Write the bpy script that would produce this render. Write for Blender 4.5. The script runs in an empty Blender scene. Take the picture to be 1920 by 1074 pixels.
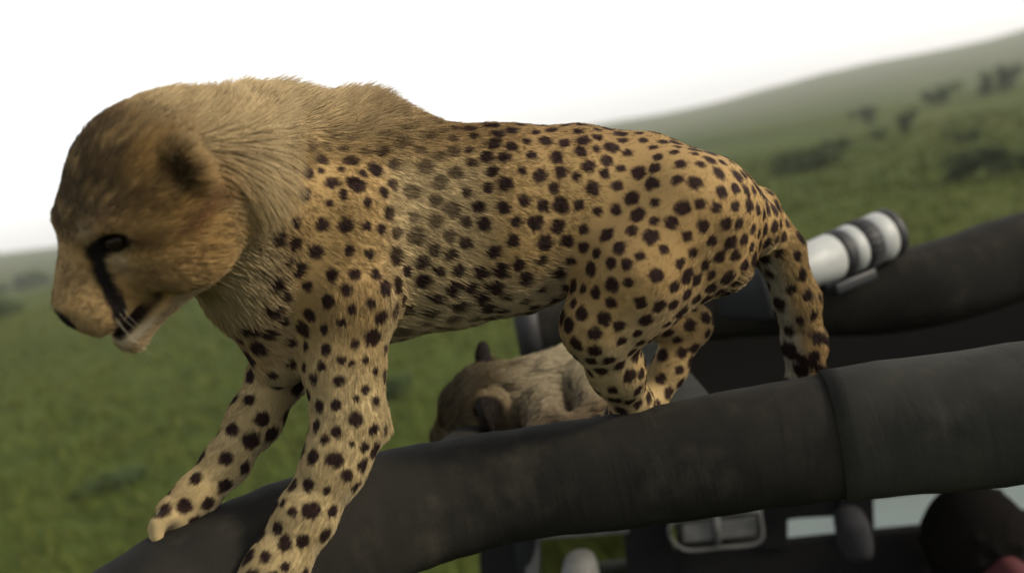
import bpy, math, random
import numpy as np
from mathutils import Vector, Matrix
from mathutils.bvhtree import BVHTree
from mathutils.kdtree import KDTree

rng = np.random.default_rng(7)
random.seed(7)
scene = bpy.context.scene
col = scene.collection

# ------------------------------------------------------------------ camera
FPX = 1900.0                                   # focal length in photo pixels (1920 wide)
PITCH, ROLL = math.radians(6.6), math.radians(11.6)
CAM = np.array([0.0, 0.0, 2.26])
F = np.array([0, math.cos(PITCH), -math.sin(PITCH)])
_R0 = np.array([1.0, 0, 0]); _U0 = np.array([0, math.sin(PITCH), math.cos(PITCH)])
RT = math.cos(ROLL) * _R0 - math.sin(ROLL) * _U0
UP = math.cos(ROLL) * _U0 + math.sin(ROLL) * _R0
def ray(x, y): return F + (x - 960) / FPX * RT + (537 - y) / FPX * UP
def at(x, y, Y):
    d = ray(x, y); return CAM + d * (Y / d[1])
def on_ground(x, y, z=0.0):
    d = ray(x, y); return CAM + d * ((z - CAM[2]) / d[2])
def pj(P):
    d = np.asarray(P) - CAM
    w = d @ F
    return np.stack([960 + FPX * (d @ RT) / w, 537 - FPX * (d @ UP) / w], -1)
def px(n, Y): return n * Y / FPX               # pixels to metres at a distance

cam_data = bpy.data.cameras.new('camera')
cam_data.sensor_width = 36.0
cam_data.lens = 36.0 * FPX / 1920
cam_data.clip_start = 0.02
cam_data.clip_end = 6000
cam_data.dof.use_dof = True
cam_data.dof.focus_distance = 0.93
cam_data.dof.aperture_fstop = 3.2
cam = bpy.data.objects.new('camera', cam_data)
col.objects.link(cam)
cam.matrix_world = Matrix(((RT[0], UP[0], -F[0], CAM[0]), (RT[1], UP[1], -F[1], CAM[1]),
                           (RT[2], UP[2], -F[2], CAM[2]), (0, 0, 0, 1)))
scene.camera = cam

# ------------------------------------------------------------------ light
SUN_EL, SUN_AZ = math.radians(28), math.radians(106)      # azimuth clockwise from +Y
sdir = Vector((math.cos(SUN_EL) * math.sin(SUN_AZ), math.cos(SUN_EL) * math.cos(SUN_AZ), math.sin(SUN_EL)))
world = bpy.data.worlds.new('World'); scene.world = world; world.use_nodes = True
wn = world.node_tree.nodes; wl = world.node_tree.links
bgn = wn['Background']
sky = wn.new('ShaderNodeTexSky'); sky.sky_type = 'NISHITA'; sky.sun_disc = False
sky.sun_elevation = SUN_EL; sky.sun_rotation = SUN_AZ
sky.air_density = 1.0; sky.dust_density = 1.0; sky.ozone_density = 1.0
hs = wn.new('ShaderNodeHueSaturation'); hs.inputs['Saturation'].default_value = 0.10   # white overcast
wl.new(sky.outputs[0], hs.inputs['Color']); wl.new(hs.outputs[0], bgn.inputs['Color'])
bgn.inputs['Strength'].default_value = 0.15
sun_data = bpy.data.lights.new('sun', 'SUN'); sun_data.energy = 2.3; sun_data.angle = math.radians(11)
sun_data.color = (1.0, 0.86, 0.66)
sun = bpy.data.objects.new('sun', sun_data); col.objects.link(sun)
sun.rotation_euler = sdir.to_track_quat('Z', 'Y').to_euler()
scene.view_settings.view_transform = 'Standard'; scene.view_settings.look = 'None'
scene.view_settings.gamma = 1.0; scene.view_settings.exposure = 0.95
scene.render.engine = 'CYCLES'
scene.cycles.use_denoising = True
scene.cycles.max_bounces = 6; scene.cycles.diffuse_bounces = 3; scene.cycles.glossy_bounces = 2
scene.cycles.transmission_bounces = 4; scene.cycles.volume_bounces = 0
scene.cycles.sample_clamp_indirect = 4.0
scene.cycles_curves.shape = 'RIBBONS'
scene.cycles_curves.subdivisions = 2

# ------------------------------------------------------------------ materials
def material(name, color, rough=0.7, metal=0.0, spec=0.3, noise=None, bump=None, attr=None):
    m = bpy.data.materials.new(name); m.use_nodes = True
    nt = m.node_tree; b = nt.nodes['Principled BSDF']
    b.inputs['Base Color'].default_value = (*color, 1); b.inputs['Roughness'].default_value = rough
    b.inputs['Metallic'].default_value = metal; b.inputs['Specular IOR Level'].default_value = spec
    tc = None
    def coord():
        nonlocal tc
        if tc is None: tc = nt.nodes.new('ShaderNodeTexCoord')
        return tc.outputs['Object']
    if attr:
        a = nt.nodes.new('ShaderNodeAttribute'); a.attribute_name = attr
        nt.links.new(a.outputs['Color'], b.inputs['Base Color'])
    if noise:
        scale, c2, lo, hi = noise
        n = nt.nodes.new('ShaderNodeTexNoise'); n.inputs['Scale'].default_value = scale; n.inputs['Detail'].default_value = 6
        nt.links.new(coord(), n.inputs['Vector'])
        r = nt.nodes.new('ShaderNodeMapRange'); r.inputs['From Min'].default_value = lo; r.inputs['From Max'].default_value = hi
        nt.links.new(n.outputs['Fac'], r.inputs['Value'])
        mx = nt.nodes.new('ShaderNodeMix'); mx.data_type = 'RGBA'
        mx.inputs['A'].default_value = (*color, 1); mx.inputs['B'].default_value = (*c2, 1)
        nt.links.new(r.outputs[0], mx.inputs['Factor']); nt.links.new(mx.outputs['Result'], b.inputs['Base Color'])
    if bump:
        scale, strength, dist = bump
        n = nt.nodes.new('ShaderNodeTexNoise'); n.inputs['Scale'].default_value = scale; n.inputs['Detail'].default_value = 5
        nt.links.new(coord(), n.inputs['Vector'])
        bp = nt.nodes.new('ShaderNodeBump'); bp.inputs['Strength'].default_value = strength; bp.inputs['Distance'].default_value = dist
        nt.links.new(n.outputs['Fac'], bp.inputs['Height']); nt.links.new(bp.outputs[0], b.inputs['Normal'])
    return m

M = {}
M['canvas'] = material('canvas', (0.009, 0.0085, 0.007), 0.9, spec=0.12, noise=(7, (0.021, 0.019, 0.015), 0.4, 0.72), bump=(260, 0.15, 0.0015))
M['canvas_dusty'] = material('canvas_dusty', (0.026, 0.026, 0.021), 0.9, spec=0.15, noise=(8, (0.013, 0.013, 0.011), 0.35, 0.7), bump=(260, 0.15, 0.0015))
M['dark'] = material('dark_lining', (0.010, 0.010, 0.010), 0.95, spec=0.1)
M['body_paint'] = material('body_paint', (0.016, 0.018, 0.013), 0.5, noise=(3, (0.03, 0.028, 0.02), 0.5, 0.75))
M['rubber'] = material('rubber', (0.012, 0.012, 0.013), 0.6, bump=(120, 0.2, 0.001))
M['black_metal'] = material('black_metal', (0.015, 0.016, 0.018), 0.4)
M['alu'] = material('window_aluminium', (0.10, 0.10, 0.095), 0.6, noise=(30, (0.06, 0.06, 0.055), 0.4, 0.7))
M['white_lens'] = material('lens_white', (0.27, 0.28, 0.27), 0.5, noise=(40, (0.21, 0.22, 0.21), 0.5, 0.8))
M['skin'] = material('animal_skin', (0.3, 0.2, 0.1), 0.8, attr='col', spec=0.1)
M['fur'] = material('animal_fur', (0.3, 0.2, 0.1), 0.65, attr='col', spec=0.12)
M['nose'] = material('nose_leather', (0.012, 0.010, 0.010), 0.35, spec=0.5, bump=(400, 0.3, 0.0006))
M['whisker'] = material('whisker', (0.22, 0.19, 0.14), 0.5)
M['claw'] = material('claw_horn', (0.10, 0.08, 0.06), 0.35)
M['seat'] = material('seat_cloth', (0.035, 0.036, 0.04), 0.9, bump=(150, 0.3, 0.002))
M['mint'] = material('pale_plastic', (0.48, 0.60, 0.54), 0.4, noise=(20, (0.38, 0.48, 0.44), 0.45, 0.75))
M['blanket'] = material('blanket_cloth', (0.50, 0.58, 0.52), 0.9, bump=(90, 0.5, 0.004))
M['person_skin'] = material('person_skin', (0.28, 0.15, 0.09), 0.6)
M['red_cloth'] = material('red_cloth', (0.050, 0.008, 0.010), 0.9, bump=(200, 0.3, 0.002))
M['black_cloth'] = material('black_cloth', (0.012, 0.012, 0.014), 0.9, bump=(120, 0.4, 0.003))
M['hair'] = material('hair', (0.003, 0.0025, 0.002), 0.9, spec=0.05)
g = bpy.data.materials.new('pane_glass'); g.use_nodes = True
gb = g.node_tree.nodes['Principled BSDF']; gb.inputs['Transmission Weight'].default_value = 1.0
gb.inputs['Roughness'].default_value = 0.02; gb.inputs['IOR'].default_value = 1.1; gb.inputs['Base Color'].default_value = (0.32, 0.34, 0.31, 1)
M['glass'] = g
eye_m = material('eye_amber', (0.012, 0.007, 0.004), 0.2, spec=0.12); M['eye'] = eye_m

def weather(m, dust, lo=.5, hi=.72, crease=.13):
    """dust blotches and long creases for the canvas"""
    nt = m.node_tree; b = nt.nodes['Principled BSDF']; tc = nt.nodes.new('ShaderNodeTexCoord')
    src = b.inputs['Base Color'].links[0].from_socket; nrm = b.inputs['Normal'].links[0].from_socket
    n = nt.nodes.new('ShaderNodeTexNoise'); n.inputs['Scale'].default_value = 22; n.inputs['Detail'].default_value = 9; n.inputs['Roughness'].default_value = .7
    nt.links.new(tc.outputs['Object'], n.inputs['Vector'])
    r = nt.nodes.new('ShaderNodeMapRange'); r.inputs['From Min'].default_value = lo; r.inputs['From Max'].default_value = hi; r.inputs['To Max'].default_value = .45
    nt.links.new(n.outputs['Fac'], r.inputs['Value'])
    mx = nt.nodes.new('ShaderNodeMix'); mx.data_type = 'RGBA'; mx.inputs['B'].default_value = (*dust, 1)
    nt.links.new(r.outputs[0], mx.inputs['Factor']); nt.links.new(src, mx.inputs['A']); nt.links.new(mx.outputs['Result'], b.inputs['Base Color'])
    mp = nt.nodes.new('ShaderNodeMapping'); mp.inputs['Scale'].default_value = (46, 9, 9); mp.inputs['Rotation'].default_value = (0, .5, .3)
    nt.links.new(tc.outputs['Object'], mp.inputs['Vector'])
    c = nt.nodes.new('ShaderNodeTexNoise'); c.inputs['Scale'].default_value = 1.0; c.inputs['Detail'].default_value = 3; c.inputs['Distortion'].default_value = .6
    nt.links.new(mp.outputs[0], c.inputs['Vector'])
    bp = nt.nodes.new('ShaderNodeBump'); bp.inputs['Strength'].default_value = crease; bp.inputs['Distance'].default_value = .010
    nt.links.new(c.outputs['Fac'], bp.inputs['Height']); nt.links.new(nrm, bp.inputs['Normal']); nt.links.new(bp.outputs[0], b.inputs['Normal'])
weather(M['canvas'], (.040, .035, .026)); weather(M['canvas_dusty'], (.048, .044, .034))

# ------------------------------------------------------------------ helpers
def tag(o, label=None, cat=None, group=None, kind=None):
    for k, v in (('label', label), ('category', cat), ('group', group), ('kind', kind)):
        if v: o[k] = v
    return o
def link(name, me, mat, parent=None, smooth=True):
    if mat: me.materials.append(mat)
    if smooth and len(me.polygons): me.polygons.foreach_set('use_smooth', np.ones(len(me.polygons), bool))
    o = bpy.data.objects.new(name, me); col.objects.link(o)
    if parent:
        o.parent = parent; o.matrix_parent_inverse = parent.matrix_world.inverted()
    return o
def empty(name, loc, **kw):
    o = bpy.data.objects.new(name, None); o.empty_display_size = 0.1; o.location = loc
    col.objects.link(o); o.matrix_world = Matrix.Translation(Vector(loc)); return tag(o, **kw)
def mesh_np(name, V, Q):
    V = np.asarray(V, np.float32); Q = np.asarray(Q, np.int32); k = Q.shape[1]
    me = bpy.data.meshes.new(name)
    me.vertices.add(len(V)); me.vertices.foreach_set('co', V.ravel())
    me.loops.add(Q.size); me.loops.foreach_set('vertex_index', Q.ravel())
    me.polygons.add(len(Q)); me.polygons.foreach_set('loop_start', np.arange(0, Q.size, k, dtype=np.int32))
    me.update(calc_edges=True); return me
def spline(P, n):
    P = np.asarray(P, float); P = np.vstack([2 * P[0] - P[1], P, 2 * P[-1] - P[-2]])
    out = []
    for i in range(1, len(P) - 2):
        t = np.linspace(0, 1, n, endpoint=False)[:, None]
        a, b, c, d = P[i - 1], P[i], P[i + 1], P[i + 2]
        out.append(0.5 * (2 * b + (c - a) * t + (2 * a - 5 * b + 4 * c - d) * t ** 2 + (3 * b - a - 3 * c + d) * t ** 3))
    out.append(P[-2][None]); return np.vstack(out)
def norm(v): return v / (np.linalg.norm(v, axis=-1, keepdims=True) + 1e-12)
def sweep(P, rad, name, mat, parent=None, seg=20, power=2.0, up=(0, 0, 1), lump=0.0, aspect=1.0, caps=True):
    """fat tube along points P; rad scalar or per point; power>2 squares the section"""
    P = np.asarray(P, float); n = len(P); rad = np.broadcast_to(np.asarray(rad, float), (n,))
    T = norm(np.gradient(P, axis=0)); W = norm(np.cross(T, np.array(up, float))); N = np.cross(W, T)
    a = np.linspace(0, 2 * math.pi, seg, endpoint=False)
    c, s = np.cos(a), np.sin(a)
    k = (np.abs(c) ** power + np.abs(s) ** power) ** (-1 / power)
    c, s = c * k, s * k
    lr = rad[:, None] * np.ones(seg)
    if lump:
        ph = rng.uniform(0, 6, 4)
        u = np.linspace(0, 1, n)[:, None] * np.linalg.norm(np.diff(P, axis=0), axis=1).sum()
        lr = lr * (1 + lump * (np.sin(u * 23 + ph[0] + 2 * np.sin(a)) + 0.7 * np.sin(u * 51 + ph[1] + 3 * np.cos(a)) + 0.5 * np.sin(u * 95 + ph[2] + 2 * a)))
    V = P[:, None] + lr[..., None] * (c[None, :, None] * W[:, None] * aspect + s[None, :, None] * N[:, None])
    V = V.reshape(-1, 3)
    i = np.arange(n - 1)[:, None] * seg; j = np.arange(seg)[None]; j2 = (j + 1) % seg
    Q = np.stack([i + j, i + seg + j, i + seg + j2, i + j2], -1).reshape(-1, 4)
    if caps:
        V = np.vstack([V, P[:1], P[-1:]]); e0, e1 = n * seg, n * seg + 1; o = (n - 1) * seg
        jj = np.arange(0, seg, 2); k1 = (jj + 1) % seg; k2 = (jj + 2) % seg
        Q = np.vstack([Q, np.stack([e0 + 0 * jj, jj, k1, k2], -1), np.stack([e1 + 0 * jj, o + k2, o + k1, o + jj], -1)])
    return link(name, mesh_np(name, V, Q), mat, parent)
def box_verts(c, half, ax=None):
    c = np.asarray(c, float); ax = np.eye(3) if ax is None else ax
    s = np.array([[x, y, z] for x in (-1, 1) for y in (-1, 1) for z in (-1, 1)], float) * np.asarray(half)
    return c + s @ ax
BOXQ = np.array([[0, 1, 3, 2], [4, 6, 7, 5], [0, 4, 5, 1], [2, 3, 7, 6], [0, 2, 6, 4], [1, 5, 7, 3]])
def box(name, c, half, mat, parent=None, ax=None, bevel=0.006):
    o = link(name, mesh_np(name, box_verts(c, half, ax), BOXQ), mat, parent)
    if bevel:
        b = o.modifiers.new('bevel', 'BEVEL'); b.width = bevel; b.segments = 3
    return o

# ---------- implicit surfaces: smooth unions of rounded cones and ellipsoids on a grid, meshed by surface nets
class Field:
    def __init__(self, lo, hi, h):
        self.lo = np.asarray(lo, float); self.h = h
        self.n = np.ceil((np.asarray(hi) - self.lo) / h).astype(int) + 1
        self.g = np.full(self.n, 0.05, np.float32)
    def _box(self, lo, hi):
        a = np.clip(np.floor((lo - self.lo) / self.h).astype(int), 0, self.n - 1)
        b = np.clip(np.ceil((hi - self.lo) / self.h).astype(int) + 1, 1, self.n)
        sl = tuple(slice(a[i], max(b[i], a[i] + 1)) for i in range(3))
        ax = [self.lo[i] + self.h * np.arange(sl[i].start, sl[i].stop) for i in range(3)]
        return sl, np.stack(np.meshgrid(*ax, indexing='ij'), -1).astype(np.float32)
    def _merge(self, sl, d, k, cut=False):
        g = self.g[sl]
        if cut:
            d = -d; hh = np.maximum(k - np.abs(g - d), 0) / k
            self.g[sl] = np.maximum(g, d) + hh * hh * k * 0.25
        else:
            hh = np.maximum(k - np.abs(g - d), 0) / k
            self.g[sl] = np.minimum(g, d) - hh * hh * k * 0.25
    def cone(self, a, b, ra, rb, k=0.02, cut=False, wdir=None, wfac=1.0):
        """rounded cone from a to b; wdir/wfac: squash or stretch across that direction"""
        a = np.asarray(a, float); b = np.asarray(b, float)
        m = max(ra, rb) * max(1, wfac) + k + 0.01
        sl, P = self._box(np.minimum(a, b) - m, np.maximum(a, b) + m)
        ab = (b - a).astype(np.float32); pa = P - a.astype(np.float32)
        t = np.clip((pa @ ab) / (ab @ ab + 1e-9), 0, 1)
        v = pa - t[..., None] * ab
        if wdir is not None:
            w = np.asarray(wdir, np.float32); w = w / np.linalg.norm(w)
            c = v @ w; v = v + ((1 / wfac - 1) * c)[..., None] * w
        d = np.sqrt((v * v).sum(-1)) - (ra + (rb - ra) * t)
        self._merge(sl, d.astype(np.float32), k, cut)
    def ell(self, c, rad, R=None, k=0.02, cut=False):
        c = np.asarray(c, float); rad = np.asarray(rad, float); R = np.eye(3) if R is None else R
        m = rad.max() + k + 0.01
        sl, P = self._box(c - m, c + m)
        q = ((P - c.astype(np.float32)) @ R.astype(np.float32)) / rad.astype(np.float32)
        l = np.sqrt((q * q).sum(-1)) + 1e-6; l2 = np.sqrt(((q / rad.astype(np.float32)) ** 2).sum(-1)) + 1e-6
        self._merge(sl, (l * (l - 1) / l2).astype(np.float32), k, cut)
    def chain(self, P, r, k=0.02, **kw):
        for i in range(len(P) - 1): self.cone(P[i], P[i + 1], r[i], r[i + 1], k, **kw)
    def mesh(self):
        g = self.g; ins = g < 0; n = self.n
        c = np.zeros(n - 1, np.int8)
        corners = [(i, j, k) for i in (0, 1) for j in (0, 1) for k in (0, 1)]
        sh = lambda a, o: a[o[0]:n[0] - 1 + o[0], o[1]:n[1] - 1 + o[1], o[2]:n[2] - 1 + o[2]]
        for o in corners: c += sh(ins, o)
        cells = np.argwhere((c > 0) & (c < 8)); idx = np.full(n - 1, -1, np.int32)
        idx[tuple(cells.T)] = np.arange(len(cells))
        acc = np.zeros((len(cells), 3)); cnt = np.zeros(len(cells))
        for o in corners:
            for ax in range(3):
                if o[ax]: continue
                o2 = list(o); o2[ax] = 1
                A = cells + np.array(o); B = cells + np.array(o2)
                ga = g[tuple(A.T)]; gb_ = g[tuple(B.T)]
                x = (ga < 0) != (gb_ < 0); t = np.where(x, ga / np.where(x, ga - gb_, 1), 0)
                p = np.array(o, float)[None] + np.zeros((len(cells), 3)); p[:, ax] += t
                acc[x] += p[x]; cnt[x] += 1
        V = self.lo + self.h * (cells + acc / cnt[:, None])
        quads = []
        for ax in range(3):
            o = [0, 0, 0]; o[ax] = 1
            b1, b2 = [(1, 2), (2, 0), (0, 1)][ax]
            s0 = tuple(slice(0, n[i] - o[i]) for i in range(3)); s1 = tuple(slice(o[i], n[i]) for i in range(3))
            x = ins[s0] != ins[s1]
            E_ = np.argwhere(x); E_ = E_[(E_[:, b1] > 0) & (E_[:, b2] > 0) & (E_[:, b1] < n[b1] - 1) & (E_[:, b2] < n[b2] - 1)]
            flip = ins[tuple(E_.T)]
            def cell(d1, d2):
                q = E_.copy(); q[:, b1] -= d1; q[:, b2] -= d2; return idx[tuple(q.T)]
            q = np.stack([cell(1, 1), cell(0, 1), cell(0, 0), cell(1, 0)], -1)
            q[~flip] = q[~flip][:, ::-1]; quads.append(q)
        Q = np.vstack(quads); Q = Q[(Q >= 0).all(1)]
        return V, Q
def vert_normals(V, Q):
    fn = np.cross(V[Q[:, 2]] - V[Q[:, 0]], V[Q[:, 3]] - V[Q[:, 1]])
    N = np.zeros_like(V)
    for i in range(4): np.add.at(N, Q[:, i], fn)
    return norm(N), np.linalg.norm(fn, axis=1) / 2
def smooth01(x, a, b):
    t = np.clip((x - a) / (b - a), 0, 1); return t * t * (3 - 2 * t)
def wob(P, s, seed=0):
    """cheap smooth 3D noise, roughly -1..1"""
    r = np.random.default_rng(seed); out = np.zeros(len(P))
    for i in range(6):
        k = r.normal(size=3) * s * (1 + 0.35 * i); out += np.sin(P @ k + r.uniform(0, 6.28)) / (1 + 0.3 * i)
    return out / 2.6
def seg_dist(P, pts):
    best = np.full(len(P), 9.0)
    for a, b in zip(pts[:-1], pts[1:]):
        a = np.array(a); b = np.array(b); ab = b - a
        t = np.clip((P - a) @ ab / (ab @ ab), 0, 1)
        best = np.minimum(best, np.linalg.norm(P - a - t[:, None] * ab, axis=1))
    return best
def mixc(c, c2, f): return c * (1 - f[:, None]) + np.asarray(c2)[None] * f[:, None]

# ------------------------------------------------------------------ terrain
def height(x, y):
    d = np.hypot(x, y); a = np.arctan2(x, np.maximum(y, 1e-3) + 0 * x)
    a = np.arctan2(x, y)
    f = smooth01(d, 150, 900)
    prof = 15 + 15 * smooth01(a, 0.0, 0.55) + 4 * np.sin(a * 9 + 1) + 2.2 * np.sin(a * 23)
    roll_ = smooth01(d, 14, 90) * (0.35 * np.sin(x * 0.05 + 1) * np.cos(y * 0.037) + 0.2 * np.sin(x * 0.13 + y * 0.09))
    return f * prof + roll_ + smooth01(d, 30, 150) * 0.8 * np.sin(a * 5 + 0.7)
sp = np.concatenate([np.linspace(0, 30, 41), 30 * np.exp(np.linspace(0, math.log(1500 / 30), 70))[1:]])
xs = np.concatenate([-sp[:0:-1], sp]); X, Y_ = np.meshgrid(xs, xs, indexing='ij')
Z = height(X, Y_)
n_ = len(xs); ii = (np.arange(n_ - 1)[:, None] * n_ + np.arange(n_ - 1)[None]).ravel()
ground = link('ground', mesh_np('ground', np.stack([X, Y_, Z], -1).reshape(-1, 3), np.stack([ii, ii + n_, ii + n_ + 1, ii + 1], -1)), None)
tag(ground, label='rolling green savanna grassland reaching to the hazy hills', kind='structure')
gm = bpy.data.materials.new('grassland'); gm.use_nodes = True
nt = gm.node_tree; b = nt.nodes['Principled BSDF']; b.inputs['Roughness'].default_value = 0.95; b.inputs['Specular IOR Level'].default_value = 0.05
tc = nt.nodes.new('ShaderNodeTexCoord')
def nz(scale, detail=6):
    n = nt.nodes.new('ShaderNodeTexNoise'); n.inputs['Scale'].default_value = scale; n.inputs['Detail'].default_value = detail
    nt.links.new(tc.outputs['Object'], n.inputs['Vector']); return n
def ramp(src, pts):
    r = nt.nodes.new('ShaderNodeValToRGB'); e = r.color_ramp.elements
    e[0].position, e[0].color = pts[0][0], (*pts[0][1], 1); e[1].position, e[1].color = pts[-1][0], (*pts[-1][1], 1)
    for p, c in pts[1:-1]:
        k = e.new(p); k.color = (*c, 1)
    nt.links.new(src, r.inputs['Fac']); return r.outputs['Color']
c1 = ramp(nz(0.06).outputs['Fac'], [(0.3, (0.0234, 0.0404, 0.0080)), (0.5, (0.0488, 0.0650, 0.0104)), (0.68, (0.0761, 0.0773, 0.0144))])
c2 = ramp(nz(1.1).outputs['Fac'], [(0.32, (0.0175, 0.0299, 0.0064)), (0.6, (0.0507, 0.0659, 0.0112))])
mx = nt.nodes.new('ShaderNodeMix'); mx.data_type = 'RGBA'; mx.inputs['Factor'].default_value = 0.4
nt.links.new(c1, mx.inputs['A']); nt.links.new(c2, mx.inputs['B']); nt.links.new(mx.outputs['Result'], b.inputs['Base Color'])
bp = nt.nodes.new('ShaderNodeBump'); bp.inputs['Strength'].default_value = 0.6; bp.inputs['Distance'].default_value = 0.08
nt.links.new(nz(5, 8).outputs['Fac'], bp.inputs['Height']); nt.links.new(bp.outputs[0], b.inputs['Normal'])
ground.data.materials.append(gm)

# grass blades in the fore part of the field
def grass_field():
    n = 90000
    d = 5 + 55 * rng.random(n) ** 1.6; a = rng.uniform(-0.75, 0.75, n)
    # gather into tufts
    nc = 6000; cd = 5 + 55 * rng.random(nc) ** 1.6; ca = rng.uniform(-0.75, 0.75, nc)
    cx, cy = cd * np.sin(ca), cd * np.cos(ca)
    w = rng.integers(0, nc, n); tuft = rng.random(n) < 0.55
    x = np.where(tuft, cx[w] + rng.normal(0, 0.13, n), d * np.sin(a)); y = np.where(tuft, cy[w] + rng.normal(0, 0.13, n), d * np.cos(a))
    dd = np.hypot(x, y)
    hgt = rng.uniform(0.04, 0.11, n) * np.where(tuft, 1.5, 1.0); wid = 0.006 + 0.0007 * dd
    th = rng.uniform(0, 6.28, n); lean = rng.normal(0, 0.06, (n, 2)) + np.array([-0.03, 0.0])
    z = height(x, y)
    B = np.stack([x, y, z - 0.01], -1); s = np.stack([np.cos(th) * wid, np.sin(th) * wid, 0 * x], -1)
    tip = np.stack([x + lean[:, 0], y + lean[:, 1], z + hgt], -1)
    V = np.stack([B - s, B + s, tip], 1).reshape(-1, 3)
    me = mesh_np('grass', V, np.arange(3 * n).reshape(-1, 3))
    base = np.array([0.0449, 0.0615, 0.0104]) * rng.uniform(0.55, 1.35, (n, 1)) + np.array([0.05, 0.03, 0.01]) * (rng.random((n, 1)) ** 3)
    cc = np.ones((n, 3, 4)); cc[:, :, :3] = base[:, None]
    at_ = me.color_attributes.new('col', 'FLOAT_COLOR', 'POINT'); at_.data.foreach_set('color', cc.astype(np.float32).ravel())
    m = material('grass_blade', (0.1, 0.1, 0.1), 0.8, attr='col', spec=0.1)
    o = link('grass', me, m, smooth=False); tag(o, label='short green savanna grass growing across the plain', cat='grass', kind='stuff')
grass_field()

# bushes on the plain, each with stems and leaf clumps
leaf_m = material('bush_leaf', (0.1, 0.1, 0.1), 0.8, attr='col', spec=0.15)
wood_m = material('bush_wood', (0.06, 0.045, 0.03), 0.9)
def bush(pos, w, h, label, dark=1.0):
    root = empty('bush', pos, label=label, cat='bush', group='bushes scattered over the plain')
    n = 1500; nb = 9
    lob = np.stack([rng.normal(0, w * 0.26, nb), rng.normal(0, w * 0.26, nb), rng.uniform(0.15, 0.7, nb) * h], -1)
    lr = rng.uniform(0.16, 0.30, nb) * w
    k = rng.integers(0, nb, n); v = norm(rng.normal(size=(n, 3))) * (rng.random((n, 1)) ** 0.45)
    c = lob[k] + v * lr[k][:, None] * np.array([1, 1, 0.8 * h / w + 0.3]); c[:, 2] = np.maximum(c[:, 2], 0.05 * h)
    s = rng.uniform(0.03, 0.075, n)[:, None] * w * 0.8
    t1 = norm(rng.normal(size=(n, 3))); t2 = norm(np.cross(t1, rng.normal(size=(n, 3))))
    V = np.stack([c - t1 * s, c - t2 * s * 0.5, c + t1 * s, c + t2 * s * 0.5], 1) + np.asarray(pos)
    me = mesh_np('foliage', V.reshape(-1, 3), np.arange(4 * n).reshape(-1, 4))
    cc = np.ones((n, 4, 4)); cc[:, :, :3] = (np.array([0.050, 0.072, 0.026]) * dark * rng.uniform(0.5, 1.6, (n, 1)))[:, None]
    me.color_attributes.new('col', 'FLOAT_COLOR', 'POINT').data.foreach_set('color', cc.astype(np.float32).ravel())
    f = link('foliage', me, leaf_m, root, smooth=False); f['kind'] = 'stuff'
    for i in range(4):
        q = lob[i]; P = np.array([[0, 0, -0.1], q * np.array([0.3, 0.3, 0.5]), q]) + np.asarray(pos)
        sweep(spline(P, 4), np.linspace(0.045, 0.012, 9) * w * 0.6, 'stem', wood_m, root, seg=6)
BUSHES = [
    (1520, 318, 120, 46, 'low wide dark green bush in the open grass behind the cub\'s rump', 0.9),
    (1560, 296, 60, 40, 'small rounded bush beside the low wide one on the slope', 0.9),
    (1628, 232, 46, 44, 'dark upright bush up the slope toward the hazy ridge', 0.75),
    (1700, 248, 44, 50, 'narrow dark bush standing alone high on the slope', 0.8),
    (1655, 262, 36, 30, 'tiny pale green bush between two taller bushes on the slope', 1.4),
    (1815, 272, 50, 40, 'olive bush above the big dark thicket on the slope', 1.0),
    (1855, 330, 110, 60, 'biggest dark thicket on the slope above the padded far rail', 0.6),
    (1760, 190, 60, 40, 'grey green bush near the crest of the slope', 1.1),
    (1880, 178, 70, 64, 'tall dark bush at the crest of the slope', 0.8),
    (1935, 330, 80, 60, 'dark bush next to the biggest thicket on the slope', 0.7),
    (20, 590, 110, 50, 'low dark bush beyond the cub\'s nose in the grass', 0.9),
    (60, 528, 80, 30, 'flat dark bush far out below the distant ridge', 0.8),
    (235, 905, 90, 26, 'low dark green clump in the short grass before the far front leg', 0.9),
    (745, 745, 60, 52, 'dark leafy clump growing between the front legs and the lying cub', 0.9),
]
for x, y, w, h, lab, dk in BUSHES:
    p = on_ground(x, y, 0.0)
    for _ in range(4): p = on_ground(x, y, float(height(p[0], p[1])))
    D = (p - CAM) @ F
    p[2] = float(height(p[0], p[1]))
    bush(p, px(w, D), px(h, D), lab, dk)

# ------------------------------------------------------------------ safari vehicle
VA = norm(np.array([-0.985, 0.17, 0.0])); VN = np.array([0.17, 0.985, 0.0])      # forward, across (away)
vehicle = empty('safari_vehicle', (0.2, 1.5, 0.0), label='open roofed dark safari vehicle with canvas padded roof rails', cat='vehicle')
near = spline([at(2150, 735, .905), at(1920, 772, .925), at(1560, 815, .965), at(1250, 868, .98), at(1000, 903, .99), at(820, 938, .985),
               at(690, 978, .955), at(560, 1034, .92), at(420, 1105, .88), at(250, 1220, .84), at(30, 1400, .81)], 10)
near = np.vstack([near[0] + norm(near[0] - near[1]) * np.linspace(1.0, 0, 10, endpoint=False)[:, None], near])
rr = np.interp(np.arange(len(near)), [0, 25, 50, 80, 120], [.0615, .061, .053, .066, .082])
nr = sweep(near, rr, 'roof_rail', M['canvas'], vehicle, seg=36, power=2.5, lump=0.010)
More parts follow.
